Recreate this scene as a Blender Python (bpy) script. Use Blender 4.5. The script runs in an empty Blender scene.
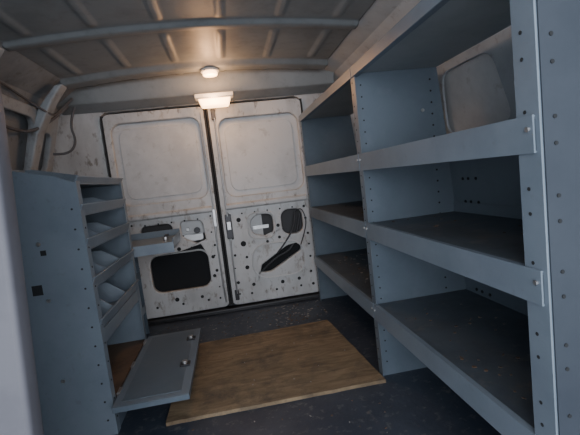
import bpy, bmesh, math, random
from mathutils import Vector, Matrix, Euler
random.seed(7)
S=bpy.context.scene
# ---------------------------------------------------------------- materials
def mat(name, base, rough=.5, metal=0., var=None, vscale=6., var2=None, v2scale=40., v2amt=.3, bump=0., bscale=60., stretch=(1,1,1), lo=.45, hi=.62, spec=.5, v2lo=.56, var3=None, v3scale=9, v3lo=.6, v3amt=.6):
    m=bpy.data.materials.new(name); m.use_nodes=True
    nt=m.node_tree; N=nt.nodes; L=nt.links; b=N['Principled BSDF']
    b.inputs['Roughness'].default_value=rough; b.inputs['Metallic'].default_value=metal
    b.inputs['Specular IOR Level'].default_value=spec
    b.inputs['Base Color'].default_value=(*base,1)
    tc=N.new('ShaderNodeTexCoord'); mp=N.new('ShaderNodeMapping'); mp.inputs['Scale'].default_value=stretch
    L.new(tc.outputs['Object'],mp.inputs['Vector'])
    cur=None
    def layer(cur,col,scale,a,bb,amt,det=8):
        n=N.new('ShaderNodeTexNoise'); n.inputs['Scale'].default_value=scale; n.inputs['Detail'].default_value=det; n.inputs['Roughness'].default_value=.65
        L.new(mp.outputs[0],n.inputs['Vector'])
        r=N.new('ShaderNodeMapRange'); r.inputs['From Min'].default_value=a; r.inputs['From Max'].default_value=bb; r.inputs['To Max'].default_value=amt
        L.new(n.outputs['Fac'],r.inputs['Value'])
        mx=N.new('ShaderNodeMix'); mx.data_type='RGBA'
        L.new(r.outputs[0],mx.inputs['Factor'])
        if cur is None: mx.inputs['A'].default_value=(*base,1)
        else: L.new(cur,mx.inputs['A'])
        mx.inputs['B'].default_value=(*col,1)
        return mx.outputs['Result']
    if var is not None: cur=layer(cur,var,vscale,lo,hi,1.)
    if var2 is not None: cur=layer(cur,var2,v2scale,v2lo,v2lo+.12,v2amt,4)
    if var3 is not None: cur=layer(cur,var3,v3scale,v3lo,v3lo+.09,v3amt,10)
    if cur is not None: L.new(cur,b.inputs['Base Color'])
    if bump>0:
        n=N.new('ShaderNodeTexNoise'); n.inputs['Scale'].default_value=bscale; n.inputs['Detail'].default_value=4
        L.new(mp.outputs[0],n.inputs['Vector'])
        bp=N.new('ShaderNodeBump'); bp.inputs['Strength'].default_value=bump; bp.inputs['Distance'].default_value=.004
        L.new(n.outputs['Fac'],bp.inputs['Height']); L.new(bp.outputs[0],b.inputs['Normal'])
    return m
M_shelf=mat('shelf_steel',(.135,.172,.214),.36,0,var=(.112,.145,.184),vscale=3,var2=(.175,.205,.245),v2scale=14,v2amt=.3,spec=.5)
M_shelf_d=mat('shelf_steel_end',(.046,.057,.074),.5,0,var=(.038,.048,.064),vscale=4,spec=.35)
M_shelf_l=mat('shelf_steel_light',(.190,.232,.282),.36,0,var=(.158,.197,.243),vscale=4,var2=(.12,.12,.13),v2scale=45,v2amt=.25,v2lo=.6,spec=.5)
M_div=mat('bin_divider',(.27,.32,.38),.45,0,var=(.22,.26,.32),vscale=6)
M_under=mat('shelf_underside_lit',(.32,.35,.37),.5,0,var=(.27,.30,.32),vscale=4)  # paler than the shelf steel, standing in for bounce light from below
M_tray=mat('shelf_deck_worn',(.088,.108,.132),.48,0,var=(.064,.077,.096),vscale=7,var2=(.17,.16,.15),v2scale=25,v2amt=.5,spec=.5,var3=(.14,.12,.10),v3scale=6,v3lo=.58,v3amt=.5)
M_white=mat('white_body_paint',(.56,.565,.58),.45,0,var=(.46,.465,.48),vscale=4,var2=(.30,.29,.275),v2scale=22,v2amt=.45,v2lo=.59)
M_doorp=mat('door_white_paint',(.55,.55,.56),.42,0,var=(.43,.425,.43),vscale=4,var2=(.17,.14,.115),v2scale=30,v2amt=.75,v2lo=.565,stretch=(1,1,.5),var3=(.22,.16,.11),v3scale=14,v3lo=.575,v3amt=.55)
M_roof=mat('roof_primer',(.225,.243,.258),.5,0,var=(.18,.197,.21),vscale=5,var2=(.15,.16,.17),v2scale=20,v2amt=.3)
M_wall=mat('side_body_paint',(.34,.365,.395),.5,0,var=(.27,.295,.325),vscale=5,var2=(.20,.19,.18),v2scale=25,v2amt=.6)
M_walll=mat('side_body_paint_shaded_grimy',(.23,.245,.265),.55,0,var=(.16,.17,.185),vscale=5,var2=(.10,.095,.09),v2scale=18,v2amt=.6)  # left wall's shade put into a darker base, grime mottled over it
M_dark=mat('dark_cavity',(.012,.013,.016),.9)
M_mid=mat('cavity_skin_shaded',(.07,.07,.075),.8)  # white outer skin coloured dark to stand in for shade inside the door
M_hole=mat('punched_hole',(.02,.022,.025),.9)
M_rub=mat('black_rubber',(.02,.02,.022),.7)
M_floor=mat('floor_mat',(.034,.045,.068),.5,0,var=(.062,.077,.106),vscale=3.5,var2=(.18,.18,.18),v2scale=34,v2amt=.55,bump=.25,bscale=60,lo=.42,hi=.7)
M_part=mat('partition_paint',(.125,.125,.147),.6,0,var=(.105,.105,.124),vscale=5)
M_hw=mat('hardware_dark',(.05,.05,.055),.4,.6)
M_strap=mat('strap_grey',(.10,.10,.11),.7,0)
M_zinc=mat('zinc',(.45,.45,.46),.35,.8)
M_debris=mat('debris',(.30,.285,.26),.8)
M_brown=mat('stained_board',(.15,.10,.07),.8,0,var=(.09,.065,.05),vscale=8)
def plywood():
    m=bpy.data.materials.new('plywood'); m.use_nodes=True; nt=m.node_tree; N=nt.nodes; L=nt.links; b=N['Principled BSDF']
    b.inputs['Roughness'].default_value=.75; b.inputs['Specular IOR Level'].default_value=.25
    tc=N.new('ShaderNodeTexCoord'); mp=N.new('ShaderNodeMapping'); mp.inputs['Scale'].default_value=(1.1,5,1)
    L.new(tc.outputs['Object'],mp.inputs[0])
    n=N.new('ShaderNodeTexNoise'); n.inputs['Scale'].default_value=5; n.inputs['Detail'].default_value=12; n.inputs['Roughness'].default_value=.7; n.inputs['Distortion'].default_value=.8; L.new(mp.outputs[0],n.inputs[0])
    r=N.new('ShaderNodeValToRGB'); e=r.color_ramp.elements
    e[0].position=.34; e[0].color=(.150,.108,.070,1); e[1].position=.66; e[1].color=(.325,.240,.152,1)
    L.new(n.outputs[0],r.inputs[0])
    n2=N.new('ShaderNodeTexNoise'); n2.inputs['Scale'].default_value=5; n2.inputs['Detail'].default_value=12; n2.inputs['Roughness'].default_value=.8; L.new(tc.outputs['Object'],n2.inputs[0])
    mr=N.new('ShaderNodeMapRange'); mr.inputs['From Min'].default_value=.49; mr.inputs['From Max'].default_value=.66; mr.inputs['To Max'].default_value=.9; L.new(n2.outputs[0],mr.inputs[0])
    mx=N.new('ShaderNodeMix'); mx.data_type='RGBA'; L.new(mr.outputs[0],mx.inputs['Factor']); L.new(r.outputs[0],mx.inputs['A']); mx.inputs['B'].default_value=(.09,.075,.065,1)
    L.new(mx.outputs['Result'],b.inputs['Base Color'])
    bp=N.new('ShaderNodeBump'); bp.inputs['Strength'].default_value=.12; bp.inputs['Distance'].default_value=.002; L.new(n.outputs[0],bp.inputs['Height']); L.new(bp.outputs[0],b.inputs['Normal'])
    return m
M_ply=plywood()
M_lens=bpy.data.materials.new('lamp_lens'); M_lens.use_nodes=True
b=M_lens.node_tree.nodes['Principled BSDF']; b.inputs['Base Color'].default_value=(1,.8,.6,1); b.inputs['Emission Color'].default_value=(1,.55,.25,1); b.inputs['Emission Strength'].default_value=9
# ---------------------------------------------------------------- mesh builder
class MB:
    def __init__(s): s.bm=bmesh.new(); s.mats=[]
    def mi(s,m):
        if m not in s.mats: s.mats.append(m)
        return s.mats.index(m)
    def box(s,a,b,m,M=None):
        i=s.mi(m); vs=[]
        for x in (a[0],b[0]):
            for y in (a[1],b[1]):
                for z in (a[2],b[2]):
                    v=Vector((x,y,z)); v=M@v if M else v
                    vs.append(s.bm.verts.new(v))
        for f in ((0,1,3,2),(4,6,7,5),(0,4,5,1),(2,3,7,6),(0,2,6,4),(1,5,7,3)):
            s.bm.faces.new([vs[k] for k in f]).material_index=i
    def prism(s,poly,ax,a,b,m,M=None):
        i=s.mi(m); R=[]
        for t in (a,b):
            r=[]
            for p in poly:
                c=list(p); c.insert(ax,t); v=Vector(c); v=M@v if M else v
                r.append(s.bm.verts.new(v))
            R.append(r)
        n=len(poly)
        fs=[s.bm.faces.new(R[0]),s.bm.faces.new(R[1][::-1])]
        for k in range(n): fs.append(s.bm.faces.new([R[0][k],R[0][(k+1)%n],R[1][(k+1)%n],R[1][k]]))
        for f in fs: f.material_index=i
    def disc(s,c,ax,r,m,h=.001,n=8):
        o=[k for k in range(3) if k!=ax]
        poly=[(c[o[0]]+r*math.cos(2*math.pi*k/n+.39),c[o[1]]+r*math.sin(2*math.pi*k/n+.39)) for k in range(n)]
        s.prism(poly,ax,c[ax]-h,c[ax]+h,m)
    def obj(s,name,bevel=0.,parent=None,seg=2):
        bmesh.ops.recalc_face_normals(s.bm,faces=s.bm.faces)
        me=bpy.data.meshes.new(name); s.bm.to_mesh(me); s.bm.free()
        for m in s.mats: me.materials.append(m)
        o=bpy.data.objects.new(name,me); S.collection.objects.link(o)
        if bevel:
            md=o.modifiers.new('bevel','BEVEL'); md.width=bevel; md.segments=seg; md.limit_method='ANGLE'
        if parent: o.parent=parent
        return o
def empty(name,loc=(0,0,0)):
    e=bpy.data.objects.new(name,None); S.collection.objects.link(e); e.empty_display_size=.1
    return e
def rrect(x0,y0,x1,y1,r,n=6):
    out=[]
    for cx,cy,a in ((x1-r,y1-r,0),(x0+r,y1-r,90),(x0+r,y0+r,180),(x1-r,y0+r,270)):
        for k in range(n+1):
            t=math.radians(a+90*k/n); out.append((cx+r*math.cos(t),cy+r*math.sin(t)))
    return out
def rpoly(pts,r,n=4):
    out=[];N=len(pts)
    for i in range(N):
        p=Vector(pts[i]);a=Vector(pts[i-1]);c=Vector(pts[(i+1)%N])
        d1=(a-p).normalized();d2=(c-p).normalized()
        s_,e_=p+d1*r,p+d2*r
        for k in range(n+1):
            t=k/n; q=(1-t)**2*s_+2*t*(1-t)*p+t*t*e_; out.append((q.x,q.y))
    return out
def panel(name,loops,ext,bev,M,m,parent=None):
    """flat pressed-steel panel with real holes (2D curve fill), converted to a mesh"""
    cu=bpy.data.curves.new(name+'_c','CURVE'); cu.dimensions='2D'; cu.fill_mode='BOTH'; cu.extrude=ext; cu.bevel_depth=bev; cu.bevel_resolution=2; cu.offset=-bev
    for lp in loops:
        sp=cu.splines.new('POLY'); sp.points.add(len(lp)-1); sp.use_cyclic_u=True
        for i,p in enumerate(lp): sp.points[i].co=(p[0],p[1],0,1)
    t=bpy.data.objects.new('t',cu); S.collection.objects.link(t)
    bpy.context.view_layer.update()
    me=bpy.data.meshes.new_from_object(t.evaluated_get(bpy.context.evaluated_depsgraph_get()))
    bpy.data.objects.remove(t)
    me.name=name; me.transform(M); me.materials.clear(); me.materials.append(m)
    o=bpy.data.objects.new(name,me); S.collection.objects.link(o)
    if parent: o.parent=parent
    return o
def tube(name,pts,r,m,parent=None):
    cu=bpy.data.curves.new(name,'CURVE'); cu.dimensions='3D'; cu.bevel_depth=r; cu.bevel_resolution=3
    sp=cu.splines.new('NURBS'); sp.points.add(len(pts)-1); sp.use_endpoint_u=True; sp.order_u=3
    for i,p in enumerate(pts): sp.points[i].co=(*p,1)
    t=bpy.data.objects.new('t',cu); S.collection.objects.link(t); bpy.context.view_layer.update()
    me=bpy.data.meshes.new_from_object(t.evaluated_get(bpy.context.evaluated_depsgraph_get())); bpy.data.objects.remove(t)
    me.materials.clear(); me.materials.append(m)
    for p in me.polygons: p.use_smooth=True
    o=bpy.data.objects.new(name,me); S.collection.objects.link(o)
    if parent: o.parent=parent
    return o
DOOR=lambda y:Matrix(((1,0,0,0),(0,0,-1,y),(0,1,0,0),(0,0,0,1)))  # local xy -> world xz
Y0,Y1=-.25,2.36
# ---------------------------------------------------------------- shell
m=MB(); m.box((-1.0,Y0,-.03),(.9,2.42,0),M_floor); m.obj('floor')
LP=[(-.95,0),(-.95,.78),(-.86,1.10),(-.79,1.22),(-.68,1.29)]
RP=[(.86,0),(.86,.78),(.815,1.05),(.75,1.19),(.66,1.27),(.57,1.30)]
def wallprof(name,prof,sgn,m_):
    o=[(x+sgn*.03,z+(.012 if i>1 else 0)) for i,(x,z) in enumerate(prof)]
    m=MB(); m.prism(prof+o[::-1],1,Y0,2.30,m_); return m.obj(name)
wallprof('wall_left',LP,-1,M_walll); wallprof('wall_right',RP,1,M_white)
bm=bmesh.new(); nx,ny=180,260; xa,xb=-.69,.58
bows=[(.52,.016,.02),(1.06,.016,.02),(1.57,.012,.016),(2.07,.024,.035)]
def sm(t): t=max(0,min(1,t)); return t*t*(3-2*t)
def zr(x,y):
    c=(x+.055)/.64; z=1.325-.035*c*c
    d=9
    for q,h,w_ in bows:
        dd=abs(y-q); d=min(d,dd-w_)
        z-=h*(1-sm((dd-w_)/.025))
    if d>.03:
        e=sm((d-.03)/.05)
        k=(x+.055)/.215; f=abs(k-math.floor(k)-.5)*.215
        z-= .007*e*(1-sm((f-.008)/.012))
    return z
vs=[[bm.verts.new((xa+(xb-xa)*i/nx,Y0+(2.30-Y0)*j/ny,zr(xa+(xb-xa)*i/nx,Y0+(2.30-Y0)*j/ny))) for j in range(ny+1)] for i in range(nx+1)]
for i in range(nx):
    for j in range(ny):
        f=bm.faces.new((vs[i][j],vs[i][j+1],vs[i+1][j+1],vs[i+1][j])); f.smooth=True
me=bpy.data.meshes.new('ceiling'); bm.to_mesh(me); bm.free(); me.materials.append(M_roof)
ce=bpy.data.objects.new('ceiling',me); S.collection.objects.link(ce)
sd=ce.modifiers.new('s','SOLIDIFY'); sd.thickness=.01; sd.offset=-1
fr=[[(-.98,0),(.88,0),(.88,1.36),(-.98,1.36)],rrect(-.625,.012,.485,1.185,.05)]
panel('wall_back',fr,.02,.004,DOOR(2.335),M_doorp)
m=MB()
m.prism([(2.215,1.215),(2.305,1.185),(2.305,1.33),(2.19,1.33)],0,-.80,.66,M_roof); m.obj('trim_1',.006)
m=MB(); m.box((-.62,2.27,0),(.48,2.33,.022),M_hw); m.obj('trim_2',.004)
m=MB(); m.box((-1.0,2.44,-.03),(.9,2.46,1.4),M_dark); m.obj('trim_3')
def slant(p,q,y0):
    d=Vector((q[0]-p[0],0,q[1]-p[1])); L=d.length; d.normalize(); e=Vector((0,1,0)); n=e.cross(d)
    M=Matrix.Identity(4); M.col[0][:3]=e; M.col[1][:3]=d; M.col[2][:3]=n; M.col[3][:3]=(p[0],y0,p[1]); return M,L
Ms,L=slant((-.905,.80),(-.80,1.17),0)
panel('trim_4',[[(-.1,0),(2.22,0),(2.22,L),(-.1,L)],rrect(.2,.05,.85,L-.05,.06),rrect(1.0,.05,1.42,L-.05,.06),rrect(1.54,.05,1.98,L-.05,.06),rrect(2.04,.10,2.16,L-.10,.03)],.008,.006,Ms,M_wall)
Ms,L=slant((.846,.785),(.802,1.06),0)
panel('trim_5',[[(.3,0),(2.22,0),(2.22,L),(.3,L)],rpoly([(.66,.04),(.93,.04),(.93,L-.03),(.66,L-.03)],.04),rpoly([(1.06,.035),(1.41,.035),(1.37,L-.03),(1.10,L-.03)],.05),rpoly([(1.5,.03),(2.0,.03),(2.0,L-.03),(1.5,L-.03)],.04),
   rrect(.965,.10,.975,.14,.003),rrect(.965,.16,.975,.20,.003),rrect(1.02,.10,1.03,.14,.003)],.002,.003,Ms,M_wall)
for k,y in enumerate((1.48,2.01)):
    m=MB(); m.prism([(-.945,.02),(-.945,.77),(-.885,.90),(-.83,1.07),(-.78,1.17),(-.70,1.26),(-.665,1.26),(-.72,1.19),(-.755,1.13),(-.80,1.05),(-.86,.88),(-.905,.76),(-.905,.02)],1,y-.035,y+.035,M_wall)
    m.obj('trim_%d'%(6+k),.008)
# ---------------------------------------------------------------- rear doors
def door(name,x0,x1,win,holes,punch,black,extra):
    E=empty(name)
    loops=[rrect(x0,.028,x1,1.172,.035),win]+holes
    panel('inner_panel',loops,.010,.006,DOOR(2.318),M_doorp,E)
    m=MB()
    for (px,pz,pr) in punch: m.disc((px,2.3018,pz),1,pr,M_hole,.0008,12)
    m.obj('punched_holes',0,E)
    m=MB(); m.box((x0+.01,2.375,.03),(x1-.01,2.385,1.17),M_mid); m.obj('outer_skin',0,E)
    wx=[p[0] for p in win]; wz=[p[1] for p in win]
    panel('window_blank',[rrect(min(wx)-.012,min(wz)-.012,max(wx)+.012,max(wz)+.012,.06)],.004,.003,DOOR(2.345),M_white,E)
    panel('window_field',[rrect(min(wx)+.03,min(wz)+.03,max(wx)-.03,max(wz)-.03,.05)],.003,.003,DOOR(2.338),M_white,E)
    m=MB()
    m.prism([(2.302,.622),(2.286,.612),(2.286,.592),(2.302,.582)],0,x0+.03,x1-.03,M_doorp)
    m.obj('belt_ledge',.004,E)
    m=MB(); m.box((x0-.004,2.30,.03),(x0+.006,2.33,1.165),M_rub); m.box((x1-.006,2.30,.03),(x1+.004,2.33,1.165),M_rub); m.obj('weather_seal',0,E)
    if black: 
        m=MB(); m.box((black[0],2.338,black[1]),(black[2],2.345,black[3]),M_dark); m.obj('dark_hole_backing',0,E)  # black plate standing in for the shaded inside of the large hole
    extra(E)
    return E
def small(x0,x1,z0,z1):
    o=[]
    for z in [z0+(z1-z0)*k/6 for k in range(7)]:
        for x in (x0,x1): o.append((x+random.uniform(-.006,.006),z+random.uniform(-.015,.015),random.uniform(.004,.009)))
    for k in range(1,6):
        x=x0+(x1-x0)*k/6; o.append((x,z1-.01,.005)) 
        if k%2: o.append((x,z0,.007))
    return o
lwin=rrect(-.575,.672,-.105,1.118,.055)
lh=[rrect(-.478,.165,-.158,.375,.05),rpoly([(-.285,.555),(-.165,.545),(-.155,.43),(-.20,.415),(-.285,.46)],.025),rrect(-.50,.43,-.33,.55,.03)]
lp=small(-.545,-.115,.085,.565)+[(-.13,.33,.01),(-.135,.22,.010),(-.31,.40,.011),(-.24,.397,.008),(-.36,.115,.012),(-.22,.11,.009)]
def lex(E):
    m=MB()
    m.box((-.28,2.34,.43),(-.17,2.352,.47),M_zinc); m.disc((-.20,2.333,.49),1,.018,M_hw,.006,12); m.disc((-.25,2.333,.50),1,.012,M_zinc,.006,12)
    m.box((-.29,2.345,.47),(-.15,2.352,.56),M_white)
    m.box((-.10,2.292,.50),(-.083,2.306,.60),M_zinc); m.obj('latch_plate',.002,E)
    tube('latch_rod',[(-.09,2.29,1.14),(-.092,2.288,.85),(-.09,2.29,.60)],.004,M_zinc,E)
    tube('lower_rod',[(-.095,2.29,.50),(-.097,2.286,.3),(-.09,2.29,.06)],.004,M_zinc,E)
door('door_1',-.612,-.070,lwin,lh,lp,(-.52,.14,-.13,.40),lex)
rwin=rrect(-.005,.655,.445,1.095,.055)
rh=[rpoly([(.10,.50),(.145,.54),(.235,.53),(.235,.42),(.19,.405),(.11,.43)],.03),rrect(.285,.40,.41,.545,.045),rpoly([(.12,.20),(.19,.195),(.385,.30),(.375,.345),(.30,.335),(.13,.235)],.02)]
rp=small(-.01,.43,.085,.565)+[(.05,.38,.016),(.055,.24,.012),(.08,.135,.010),(.19,.375,.008),(.262,.39,.009),(.04,.52,.013),(.262,.46,.010),(.25,.125,.011),(.35,.13,.010),(.06,.30,.008)]
def rex(E):
    m=MB()
    m.box((-.035,2.288,.42),(0.0,2.3,.56),M_hw); m.box((-.03,2.28,.47),(-.005,2.29,.52),M_zinc)
    m.box((-.035,2.288,.06),(-.012,2.304,.12),M_hw); m.box((-.035,2.288,1.09),(-.012,2.304,1.15),M_hw); m.obj('lock_case',.003,E)
    tube('inner_cable',[(.13,2.333,.19),(.22,2.33,.27),(.33,2.33,.30),(.38,2.335,.42),(.40,2.335,.50)],.006,M_hw,E)
    tube('latch_link',[(.24,2.30,.30),(.30,2.298,.36),(.36,2.298,.45),(.37,2.30,.53)],.005,M_hw,E)
    tube('loose_wire',[(.37,2.30,.52),(.40,2.285,.56),(.43,2.28,.48),(.41,2.28,.40),(.38,2.29,.33)],.003,M_hw,E)
    tube('latch_rod',[(-.02,2.29,1.10),(-.022,2.286,.85),(-.02,2.29,.55)],.004,M_zinc,E)
    tube('lower_rod',[(-.02,2.29,.42),(-.024,2.286,.25),(-.02,2.29,.1)],.004,M_zinc,E)
    panel('oval_bead',[rrect(.085,.155,.405,.365,.09),rrect(.094,.164,.396,.356,.082)],.003,.0025,DOOR(2.301),M_white,E)
    panel('access_bead',[rrect(.085,.392,.25,.552,.05),rrect(.092,.399,.243,.545,.043)],.003,.0025,DOOR(2.301),M_white,E)
    m=MB(); m.box((.09,2.34,.41),(.175,2.346,.55),M_white); m.box((.12,2.335,.45),(.21,2.340,.47),M_zinc); m.obj('latch_bracket',0,E)
    m=MB(); m.box((.10,2.35,.17),(.40,2.357,.36),M_dark); m.obj('slot_backing',0,E)  # dark plate set behind the slanted hole
door('door_2',-.056,.478,rwin,rh,rp,None,rex)
# ---------------------------------------------------------------- right shelving unit
X=.45; YF,YM,YE=.521,1.294,2.245; ZT,Z1,Z2,Z3=1.044,.778,.548,.264
U=empty('steel_shelving_unit')
m=MB()
def side(y,t=.004,mm=None):
    m.prism([(X,0.0),(.80,0.0),(.80,.30),(.775,.55),(.762,.80),(.742,ZT),(X,ZT)],1,y-t/2,y+t/2,mm or M_shelf)
side(YM); side(YE); side(YF)
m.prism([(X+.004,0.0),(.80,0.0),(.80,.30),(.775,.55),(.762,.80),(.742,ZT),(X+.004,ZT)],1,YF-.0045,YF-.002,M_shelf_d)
m.box((X-.003,YF-.005,0),(X,YF+.040,ZT+.005),M_shelf_l)
m.box((X-.003,YM-.020,0),(X,YM+.020,ZT+.003),M_shelf)
m.box((X-.003,YE-.038,0),(X,YE+.002,ZT),M_shelf)
for y in (YF,YM): m.box((.735,y+.002,0),(.738,y+.030,ZT-.01),M_shelf)
def shelf(z,xb,y0,y1,deck=M_tray,lip=.055):
    m.box((X-.0045,y0,z-.008),(xb,y1,z-.003),deck)
    m.box((X-.0075,y0,z-lip),(X-.0045,y1,z),M_shelf_l)
    m.box((X-.0045,y0,z-.003),(X+.006,y1,z-.0008),M_shelf_l)
    m.box((X-.0045,y0,z-lip+.0005),(X+.012,y1,z-lip+.003),M_shelf)
    m.box((xb-.003,y0,z-.03),(xb,y1,z+.03),M_shelf)
for a,b_ in ((YF+.003,YM-.003),(YM+.003,YE-.003)):
    shelf(Z1,.755,a,b_); shelf(Z2,.77,a,b_); shelf(Z3,.795,a,b_)
    m.box((X-.004,a,ZT-.006),(.742,b_,ZT-.001),M_under)
    m.box((X-.008,a,ZT-.018),(X-.004,b_,ZT+.014),M_shelf_l)
    m.box((X-.004,a,ZT-.0175),(X+.012,b_,ZT-.015),M_shelf)
    m.prism([(.762,Z1-.03),(.765,Z1-.03),(.802,.12),(.799,.12)],1,a,b_,M_shelf)
z=.05;i=0
while z<ZT-.02:
    m.disc((.715,YM-.002,z),1,.0035,M_hole)
    m.disc((X+.022,YM-.002,z),1,.0028,M_hole)
    if i%3!=2:
        m.disc((X+.022,YF-.005,z),1,.0032,M_hole)
        m.disc((X-.003,YF+.022,z+.012),0,.0030,M_hole)
    m.disc((X-.003,YM+.006,z+.01),0,.0025,M_hole); m.disc((X-.003,YE-.018,z),0,.003,M_hole)
    for y in (YM-.10,YM-.07,YM-.14):
        if z<Z1-.06 and i%2==0: m.disc((.766+(.748-z)*.056-.004,y,z),0,.005,M_hole,.002)
    z+=.038; i+=1
for y in (YF+.012,YM-.012,YM+.014,YE-.014):
    for zz in (Z1-.02,Z2-.02,Z3-.02): m.disc((X-.009,y,zz),0,.004,M_zinc,.002,6)
for zz in (Z1-.02,Z2-.02,Z3-.02,.4,.9):
    m.disc((.56,YF-.006,zz),1,.006,M_zinc,.003,6); m.disc((.68,YM-.004,zz),1,.006,M_zinc,.003,6)
m.obj('frame_and_shelves',0,U)
m=MB()
arch=[(1.70,0)]+[(1.45+.25*math.cos(t),.20*math.sin(t)) for t in [math.pi*k/12 for k in range(1,12)]]+[(1.20,0)]
m.prism(arch,0,.815,.858,M_dark); m.obj('wheel_arch_cover')
# ---------------------------------------------------------------- left bin shelving unit
m=MB(); xf,xk=-.435,-.80
YA,YB=1.26,1.79
endp=[(xk,0),(xf,0),(xf,.785),(xf-.05,.81),(xk+.03,.88),(xk,.88)]
m.prism(endp,1,YA-.002,YA+.002,M_shelf_l); m.prism(endp,1,YB-.002,YB+.002,M_shelf_l)
m.box((xf,YA-.002,0),(xf+.003,YA+.03,.79),M_shelf_l); m.box((xf,YB-.03,0),(xf+.003,YB+.002,.79),M_shelf_l)
m.box((xk,YA,0),(xk+.003,YB,.88),M_shelf_l)
def bin_shelf(z,lip,ndiv,gap):
    m.box((xk+.004,YA+.003,z-.004),(xf,YB-.003,z),M_shelf)
    m.prism([(xf-.002,z-.004),(xf+.008,z+lip),(xf+.005,z+lip+.003),(xf-.006,z)],1,YA+.004,YB-.004,M_shelf_l)
    m.box((xf+.004,YA+.004,z+lip),(xf+.010,YB-.004,z+lip+.003),M_div)
    for k in range(1,ndiv+1):
        y=YA+(YB-YA)*k/(ndiv+1)
        m.prism([(xk+.01,z),(xf-.006,z),(xf-.002,z+lip*.8),(xf-.07,z+gap),(xk+.01,z+gap)],1,y-.0015,y+.0015,M_div)
bin_shelf(.785,.018,0,.02)
bin_shelf(.690,.028,2,.05)
bin_shelf(.585,.030,2,.06)
bin_shelf(.465,.032,2,.07)
bin_shelf(.330,.035,2,.08)
m.box((xk+.004,YA+.003,.095),(xf-.002,YB-.003,.10),M_brown)
m.box((xf-.004,YA+.003,.0),(xf,YB-.003,.095),M_shelf)
m.box((xf-.004,YA+.003,.285),(xf+.002,YB-.003,.33),M_shelf_l)
z=.05
while z<.74:
    m.disc((xf-.02,YA-.002,z),1,.0032,M_hole); m.disc((xf+.003,YA+.015,z),0,.003,M_hole)
    z+=.06
for zz in (.2,.45,.62): m.disc((-.56,YA-.004,zz),1,.006,M_zinc,.003,6)
m.box((-.60,YA-.0035,.47),(-.572,YA-.002,.50),M_hole); m.box((-.56,YA-.0035,.585),(-.545,YA-.002,.60),M_hole)
m.obj('bin_shelving_unit')
m=MB()
m.box((-.422,1.21,.107),(-.195,1.775,.112),M_shelf_l)
m.box((-.200,1.21,.095),(-.195,1.775,.1115),M_shelf); m.box((-.422,1.206,.095),(-.195,1.211,.1115),M_shelf); m.box((-.422,1.774,.095),(-.195,1.779,.1115),M_shelf)
m.box((-.40,1.235,.112),(-.222,1.75,.1135),M_shelf)
for y in (1.42,1.66):
    m.box((-.245,y-.016,.113),(-.21,y+.016,.119),M_hw); m.disc((-.228,y,.123),2,.010,M_zinc,.005,12)
for y in (1.31,1.5,1.72): m.box((-.4285,y-.02,.098),(-.42,y+.02,.116),M_zinc)
m.obj('fold_down_cabinet_door',.001)
m=MB()
m.box((-.72,1.89,.494),(-.275,2.16,.498),M_shelf_l); m.box((-.72,1.886,.450),(-.275,1.89,.498),M_div); m.box((-.279,1.89,.465),(-.275,2.16,.515),M_shelf_l); m.box((-.72,2.156,.49),(-.275,2.16,.53),M_shelf_l)
m.prism([(-.72,0),(-.50,0),(-.50,.44),(-.44,.493),(-.72,.493)],1,1.94,1.944,M_shelf)
m.prism([(-.72,0),(-.50,0),(-.50,.44),(-.44,.493),(-.72,.493)],1,2.14,2.144,M_shelf)
m.box((-.505,1.94,.30),(-.50,2.14,.34),M_shelf_l); m.box((-.505,1.94,.12),(-.50,2.14,.16),M_shelf_l)
m.box((-.72,1.94,.29),(-.505,2.14,.294),M_shelf)
m.disc((-.325,2.0,.506),2,.014,M_zinc,.008,12); m.box((-.33,1.99,.511),(-.315,2.05,.521),M_hw)
m.obj('parts_tray_table',.001)
# ---------------------------------------------------------------- plywood
def edge(a,b,n):
    return [(a[0]+(b[0]-a[0])*k/n+random.uniform(-.0015,.0015),a[1]+(b[1]-a[1])*k/n+random.uniform(-.0015,.0015)) for k in range(n)]
cs=[(-.283,1.245),(.445,1.245),(.40,1.875),(-.28,1.85)]
poly=[]
for k in range(4): poly+=edge(cs[k],cs[(k+1)%4],20)
m=MB(); m.prism(poly,2,.001,.013,M_ply); m.obj('plywood_sheet')
panel('partition_panel',[rpoly([(-.93,0.01),(-.335,0.01),(-.284,.9),(-.288,1.02),(-.93,1.12)],.05,6)],.012,.008,DOOR(.60),M_part)
# lamps
E=empty('cargo_lamp')
m=MB(); m.box((-.105,2.150,1.185),(.095,2.235,1.205),M_white); m.obj('lamp_base',.004,E)
m=MB(); m.prism([(-.09,1.185),(.08,1.185),(.065,1.140),(-.075,1.140)],1,2.160,2.225,M_lens); m.obj('lens',.01,E,3)
tube('lamp_bezel',[(-.095,2.155,1.183),(-.0,2.152,1.183),(.085,2.155,1.183)],.004,M_zinc,E)
l=bpy.data.lights.new('bulb','POINT'); l.energy=1.7; l.color=(1,.56,.27); l.shadow_soft_size=.02
lo=bpy.data.objects.new('bulb',l); lo.location=(-.01,2.10,1.17); S.collection.objects.link(lo); lo.parent=E
E=empty('dome_lamp')
m=MB(); m.disc((-.01,2.07,1.293),2,.045,M_white,.006,24); m.obj('lamp_base',.002,E)
m=MB(); m.disc((-.01,2.07,1.278),2,.036,M_lens,.009,24); m.obj('lens',.006,E,3)
l=bpy.data.lights.new('bulb','POINT'); l.energy=1.3; l.color=(1,.52,.24); l.shadow_soft_size=.02
lo=bpy.data.objects.new('bulb',l); lo.location=(-.01,2.035,1.24); S.collection.objects.link(lo); lo.parent=E
tube('wiring_harness',[(-.70,2.18,1.24),(-.76,2.12,1.16),(-.74,2.0,1.13),(-.80,1.85,1.20),(-.76,1.6,1.20),(-.80,1.3,1.16),(-.78,1.0,1.20)],.005,M_strap)
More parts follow.
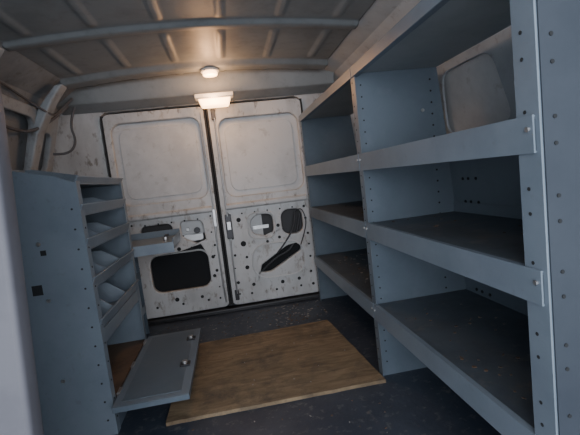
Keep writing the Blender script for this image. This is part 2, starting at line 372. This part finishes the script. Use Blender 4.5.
tube('wiring_harness',[(-.72,2.16,1.20),(-.80,2.0,1.06),(-.84,1.8,1.05),(-.82,1.6,1.10),(-.84,1.3,1.04),(-.85,.9,1.03)],.007,M_strap)
tube('hanging_strap',[(-.70,2.2,1.20),(-.73,2.17,1.12),(-.70,2.15,1.02),(-.74,2.12,.96),(-.80,2.1,.97)],.006,M_strap)
# debris
m=MB()
def flake(x,y,z,s,mm):
    a=random.random()*6.28; M=Matrix.Translation((x,y,z))@Euler((random.uniform(-.1,.1),random.uniform(-.1,.1),a)).to_matrix().to_4x4()
    w=s*random.uniform(.3,1); m.prism([(-s,-w*.4),(0,-w),(s,-w*.2),(s*.6,w*.7),(-s*.5,w)],2,0,.0015,mm,M)
for k in range(90): flake(min(.43,random.gauss(.26,.11)),random.uniform(1.92,2.24),.001,random.uniform(.003,.009),random.choice((M_debris,M_debris,M_brown)))
for k in range(110): flake(random.uniform(-.42,.43),random.uniform(1.9,2.24),.001,random.uniform(.002,.006),random.choice((M_debris,M_brown,M_brown)))
for k in range(60): flake(random.uniform(-.3,.43),random.uniform(.75,1.21),.001,random.uniform(.002,.0045),random.choice((M_debris,M_brown)))
for k in range(30): flake(random.uniform(-.25,.38),random.uniform(1.30,1.83),.0135,random.uniform(.002,.0035),random.choice((M_debris,M_brown)))
m.obj('floor_debris')
m=MB()
for k in range(70): flake(random.uniform(.5,.72),random.uniform(1.4,2.1),Z3-.002,random.uniform(.003,.01),random.choice((M_debris,M_brown)))
for k in range(25): flake(random.uniform(.5,.72),random.uniform(.7,2.1),Z2-.002,random.uniform(.003,.007),M_brown)
for k in range(40): flake(random.uniform(.48,.72),random.uniform(.65,1.2),Z3-.002,random.uniform(.002,.006),M_brown)
m.obj('shelf_debris',0,U)
# ---------------------------------------------------------------- light
w=bpy.data.worlds.new('w'); S.world=w; w.use_nodes=True
bg=w.node_tree.nodes['Background']; bg.inputs[0].default_value=(.84,.91,1,1); bg.inputs[1].default_value=2.4
l=bpy.data.lights.new('windshield_daylight','AREA'); l.shape='RECTANGLE'; l.size=1.8; l.size_y=1.0; l.energy=36; l.color=(.94,.965,1)
lo=bpy.data.objects.new('windshield_daylight',l); lo.location=(-.1,-1.3,1.05); lo.rotation_euler=(math.radians(86),0,0); S.collection.objects.link(lo)
# ---------------------------------------------------------------- camera
yaw,pitch,roll=.1454,-.1005,-.1166
f=Vector((math.sin(yaw)*math.cos(pitch),math.cos(yaw)*math.cos(pitch),math.sin(pitch)))
r=Vector((math.cos(yaw),-math.sin(yaw),0)); u=r.cross(f); c,s=math.cos(roll),math.sin(roll)
r2=c*r+s*u; u2=-s*r+c*u
cam=bpy.data.cameras.new('camera'); cam.sensor_width=36; cam.lens=400.86/580*36; cam.clip_start=.01
co=bpy.data.objects.new('camera',cam); S.collection.objects.link(co)
Mx=Matrix.Identity(4); Mx.col[0][:3]=r2; Mx.col[1][:3]=u2; Mx.col[2][:3]=-f; Mx.col[3][:3]=(0,0,.73); co.matrix_world=Mx
S.camera=co
